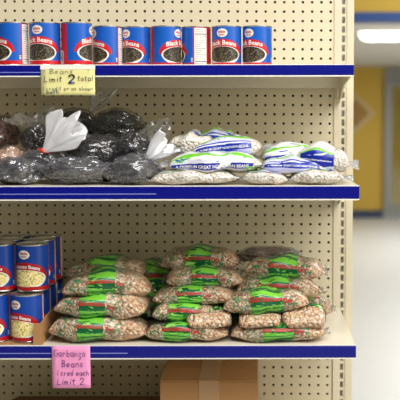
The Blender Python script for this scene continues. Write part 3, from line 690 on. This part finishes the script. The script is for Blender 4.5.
s_i = sack(84, 143, 109, 141, y2 + 9.4, 'glossy dark bag topping the back of the black bean pile, below the yellow sign', seed=38, film='sackdim', bean='olive', ridge=.05, rot=(0, .05, 0))
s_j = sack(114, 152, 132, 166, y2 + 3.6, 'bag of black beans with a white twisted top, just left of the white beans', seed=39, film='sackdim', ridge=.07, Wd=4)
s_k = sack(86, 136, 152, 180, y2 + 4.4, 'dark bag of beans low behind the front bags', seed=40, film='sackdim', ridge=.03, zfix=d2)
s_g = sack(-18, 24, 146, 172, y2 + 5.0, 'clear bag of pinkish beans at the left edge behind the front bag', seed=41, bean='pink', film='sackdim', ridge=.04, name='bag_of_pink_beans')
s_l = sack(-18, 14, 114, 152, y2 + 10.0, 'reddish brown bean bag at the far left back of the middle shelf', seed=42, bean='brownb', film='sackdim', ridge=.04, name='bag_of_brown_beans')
def world_ruffle(sk, px, py, Y, ang, length, width, seed, m, amp=.35, lean=-.2, **kw):
    """gathered film above a sack; base at photo pixel, direction ang from +X in the picture plane"""
    x, z = at(px, py, Y); base = (x - sk.location.x / I, Y - sk.location.y / I, z - sk.location.z / I)
    a = math.radians(ang)
    base = Vector(base); base.rotate(sk.rotation_euler.to_matrix().inverted())
    d = Vector((math.cos(a), lean, math.sin(a))); s = Vector((-math.sin(a), 0, math.cos(a)))
    return ruffle(sk, base, d, s, length, width, seed, M[m], amp=amp, **kw)
world_ruffle(s_d, 44, 151, y2 + 2.9, 45, 4.8, 3.5, 1, 'ruffle', amp=.30, lean=.25)
x, z = at(43, 150.5, y2 + 2.9)
b = MB(); b.lathe([(.0, -.10), (.22, -.12), (.30, 0), (.22, .12), (0, .10)], 16)
t_ = b.build('twist_tie', M['tie'], s_d, smooth=True); t_.location = (x * I - s_d.location.x, (y2 + 2.9) * I - s_d.location.y, z * I - s_d.location.z); t_.rotation_euler = (0, 1.0, 0); t_['label'] = 'red twist tie'
b = MB(); b.prism_x([(-.06, -.08), (.06, -.08), (.06, .08), (-.06, .08)], -.5, .7); k_ = b.build('tie_tail', M['tie'], t_, bevel=.02); k_.rotation_euler = (.3, -.6, .5)
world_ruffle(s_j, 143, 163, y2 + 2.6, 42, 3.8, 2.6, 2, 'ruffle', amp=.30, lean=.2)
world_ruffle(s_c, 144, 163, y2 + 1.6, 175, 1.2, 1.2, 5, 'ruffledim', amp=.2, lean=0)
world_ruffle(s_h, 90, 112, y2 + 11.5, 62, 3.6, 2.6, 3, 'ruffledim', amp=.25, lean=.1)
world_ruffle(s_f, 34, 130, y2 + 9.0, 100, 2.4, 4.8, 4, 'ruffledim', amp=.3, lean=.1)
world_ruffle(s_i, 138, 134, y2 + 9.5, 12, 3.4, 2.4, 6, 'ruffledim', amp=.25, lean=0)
# grey clear bag on the right garbanzo stack
s_m = sack(236, 301, 247, 264, yf + 8.2, 'greyish wrinkled clear bag lying on top of the right garbanzo stack', seed=44, bean='brownb', film='sack', ridge=.08, name='grey_plastic_bag', Wd=4.4, rot=(0, -.02, 0))

# ------------------------------------------------------------------ boxes under the lower shelf
Yb = -10.8
xb0, zt = at(159.5, 380.5, Yb); xb1, _ = at(257.5, 380.5, Yb)
bx = empty('cardboard_box', ((xb0 + xb1) / 2, Yb, Z4)); tag(bx, 'closed brown cardboard box with tape under the lower shelf', 'box')
hw = (xb1 - xb0) / 2; H = zt - Z4 - .01; dp = 9.0
b = MB(); b.box(-hw, hw, 0, dp, .01, H - .15); b.build('body', M['card'], bx, bevel=.06)
b = MB(); b.prism_x([(.0, H - .13), (dp / 2 - .03, H - .02), (dp / 2 - .03, H + .12), (0, H)], -hw, hw); b.build('flap', M['card'], bx, bevel=.03)
b = MB(); b.prism_x([(dp, H - .13), (dp / 2 + .03, H - .02), (dp / 2 + .03, H + .12), (dp, H)], -hw, hw); b.build('flap', M['card'], bx, bevel=.03)
b = MB(); b.prism_x([(-.02, H - 2.6), (-.02, H + .01), (dp / 2, H + .14), (dp, H + .02), (dp, H + .03), (dp / 2, H + .16), (-.05, H + .03), (-.05, H - 2.6)], -1.0, 1.0); b.build('tape', M['tape'], bx)
x0, zt2 = at(6, 396, -2.2); x1, _ = at(157, 397, -12)
b = MB(); hh = zt2 - Z4
b.prism_y([(0, .01), (x1 - x0, .01), (x1 - x0, hh), (1.4, hh), (.5, hh - .4), (0, hh - 1.2)], 0, 10)
o = b.build('low_carton', M['cardd'], bevel=.1); o.location = (x0 * I, -12 * I, Z4 * I); tag(o, 'low dark brown carton left of the taped box, barely in view', 'box')

# ------------------------------------------------------------------ signs: handwriting from pen strokes
def arc(cx, cy, rx, ry, a0, a1, n=12):
    return [(cx + rx * math.cos(math.radians(a0 + (a1 - a0) * i / n)), cy + ry * math.sin(math.radians(a0 + (a1 - a0) * i / n))) for i in range(n + 1)]
GL = {
 'G': [arc(.4, .5, .38, .5, 50, 330), [(.75, .28), (.75, .45), (.45, .45)]], 'B': [[(.1, 0), (.1, 1)], arc(.1, .75, .45, .25, 90, -90), arc(.1, .25, .55, .25, 90, -90)],
 'L': [[(.15, 1), (.12, 0), (.65, .05)]], 'a': [arc(.3, .27, .25, .27, 20, 340), [(.56, .5), (.56, .05), (.66, 0)]], 'r': [[(.12, .5), (.12, 0)], arc(.35, .25, .23, .25, 170, 50)],
 'b': [[(.1, 1), (.1, 0)], arc(.32, .25, .24, .26, 170, -170)], 'n': [[(.1, .52), (.1, 0)], arc(.33, .28, .22, .22, 180, 0), [(.55, .28), (.57, 0)]],
 'z': [[(.08, .5), (.5, .5), (.12, .1), (.45, -.02), (.5, -.2), (.3, -.4), (.15, -.35)]], 'o': [arc(.3, .27, .25, .27, 90, 450)], 'e': [[(.08, .27), (.52, .3)] + arc(.3, .27, .24, .27, 5, 310)],
 's': [[(.5, .5), (.2, .5), (.1, .38), (.45, .2), (.4, .02), (.08, 0)]], '1': [[(.25, .95), (.25, 0)]], 'c': [arc(.32, .27, .25, .27, 50, 310)], 'd': [arc(.28, .27, .24, .27, 20, 340), [(.53, 1), (.53, 0)]],
 'h': [[(.1, 1), (.1, 0)], arc(.33, .28, .22, .22, 180, 0), [(.55, .28), (.57, 0)]], 'i': [[(.2, .5), (.2, 0)], [(.2, .72), (.22, .78)]], 'm': [[(.05, .52), (.05, 0)], arc(.2, .3, .15, .2, 180, 0), [(.35, .3), (.35, 0)], arc(.5, .3, .15, .2, 180, 0), [(.65, .3), (.67, 0)]],
 't': [[(.25, .9), (.25, .05), (.4, 0)], [(.02, .6), (.5, .62)]], '2': [arc(.32, .72, .27, .26, 170, -20) + [(.1, .0), (.65, .02)]], 'l': [[(.2, 1), (.2, 0)]], 'w': [[(.05, .5), (.15, 0), (.3, .4), (.45, 0), (.6, .5)]],
 'f': [arc(.42, .75, .2, .22, 60, 180) + [(.22, 0)], [(.05, .48), (.45, .5)]], '!': [[(.2, .9), (.2, .35)], [(.2, .05), (.22, .1)]], '.': [arc(.2, .6, .12, .12, 0, 360)],
}
def twidth(t, adv=.78):
    return sum(.5 if c == ' ' else adv * (.55 if c in 'il1!.' else 1.15 if c in 'mGB' else 1) for c in t)
def write(mb, t, x, z, size, y, wd, seed=1, m=0, adv=.78, hs=1.0):
    rg = random.Random(seed); cx = x
    for ch in t:
        if ch == ' ': cx += size * .5; continue
        jz = rg.uniform(-.05, .05) * size; s = size * rg.uniform(.93, 1.07); v = s * hs
        for st in GL[ch]:
            pts = [(cx + p[0] * s + p[1] * s * .08, z + jz + p[1] * v) for p in st]
            for (xa, za), (xb, zb) in zip(pts, pts[1:]):
                dx, dz = xb - xa, zb - za; l = math.hypot(dx, dz) or 1e-6; nx, nz = -dz / l * wd / 2, dx / l * wd / 2; ex, ez = dx / l * wd * .3, dz / l * wd * .3
                mb.add([(xa + nx - ex, y, za + nz - ez), (xa - nx - ex, y, za - nz - ez), (xb - nx + ex, y, zb - nz + ez), (xb + nx + ex, y, zb + nz + ez)], [(0, 1, 2, 3)], m)
        cx += size * adv * (.55 if ch in 'il1!.' else 1.15 if ch in 'mGB' else 1)
def sign(name, Y, px0, px1, py0, py1, m, label, lines, tapepart=None, skew=0):
    x0, z1 = at(px0, py0, Y); x1, z0 = at(px1, py1, Y)
    e = empty(name, (x0, Y, z0)); W, H = x1 - x0, z1 - z0
    mb = MB(); P = []
    for i in range(9):
        t = i / 8; P.append([(W * s / 8 + skew * (1 - t), -.03 - .10 * (1 - t) ** 2 * math.sin(s / 8 * 3) , H * t) for s in range(9)])
    mb.grid(P); o = mb.build('paper', m, e, smooth=True); sd = o.modifiers.new('s', 'SOLIDIFY'); sd.thickness = .0003; sd.offset = 0
    wr = [MB() for _ in lines]
    for k, (t, fx_, fz, sz, wd, ink, sdn) in enumerate(lines):
        q = wr[k]; f0, f1 = fx_; size = W * (f1 - f0) / twidth(t); write(q, t, W * f0, H * fz, size, -.16, wd, sdn, hs=sz / size)
        q.build('handwriting', M[ink], o)
    if tapepart:
        mb = MB(); mb.box(-.03, W + .03, -.06, .0, H - tapepart, H + .02); mb.build('tape', M['paperW'], e)
    tag(e, label, 'sign'); return e
sign('yellow_paper_sign', -D1 - .28, 41, 95.5, 64.5, 95, M['paperY'], 'yellow handwritten limit sign taped on the top shelf rail', [
    ('! Beans', (.05, .62), .72, .42, .04, 'pencil', 3), ('.', (.86, .9), .78, .2, .03, 'pencil', 1), ('Limit', (.05, .42), .45, .52, .065, 'pencil', 4), ('2', (.50, .64), .40, .74, .13, 'blueink', 5), ('total', (.68, .97), .48, .46, .055, 'pencil', 6),
    ('1 credit or as shown', (.03, .97), .16, .38, .038, 'pencil', 7), ('both', (.10, .34), .06, .30, .05, 'blueink', 8)], tapepart=.42)
sign('pink_paper_sign', -D3 - .28, 51.5, 90.5, 345.5, 387.5, M['paperP'], 'pink handwritten garbanzo limit sign on the lower shelf rail', [
    ('Garbanzo', (.06, .90), .76, .62, .05, 'purple', 11), ('Beans', (.25, .84), .51, .62, .055, 'purple', 12), ('1 cred each', (.12, .98), .31, .50, .05, 'purple', 13), ('Limit 2', (.12, .84), .09, .60, .055, 'purple', 14)])
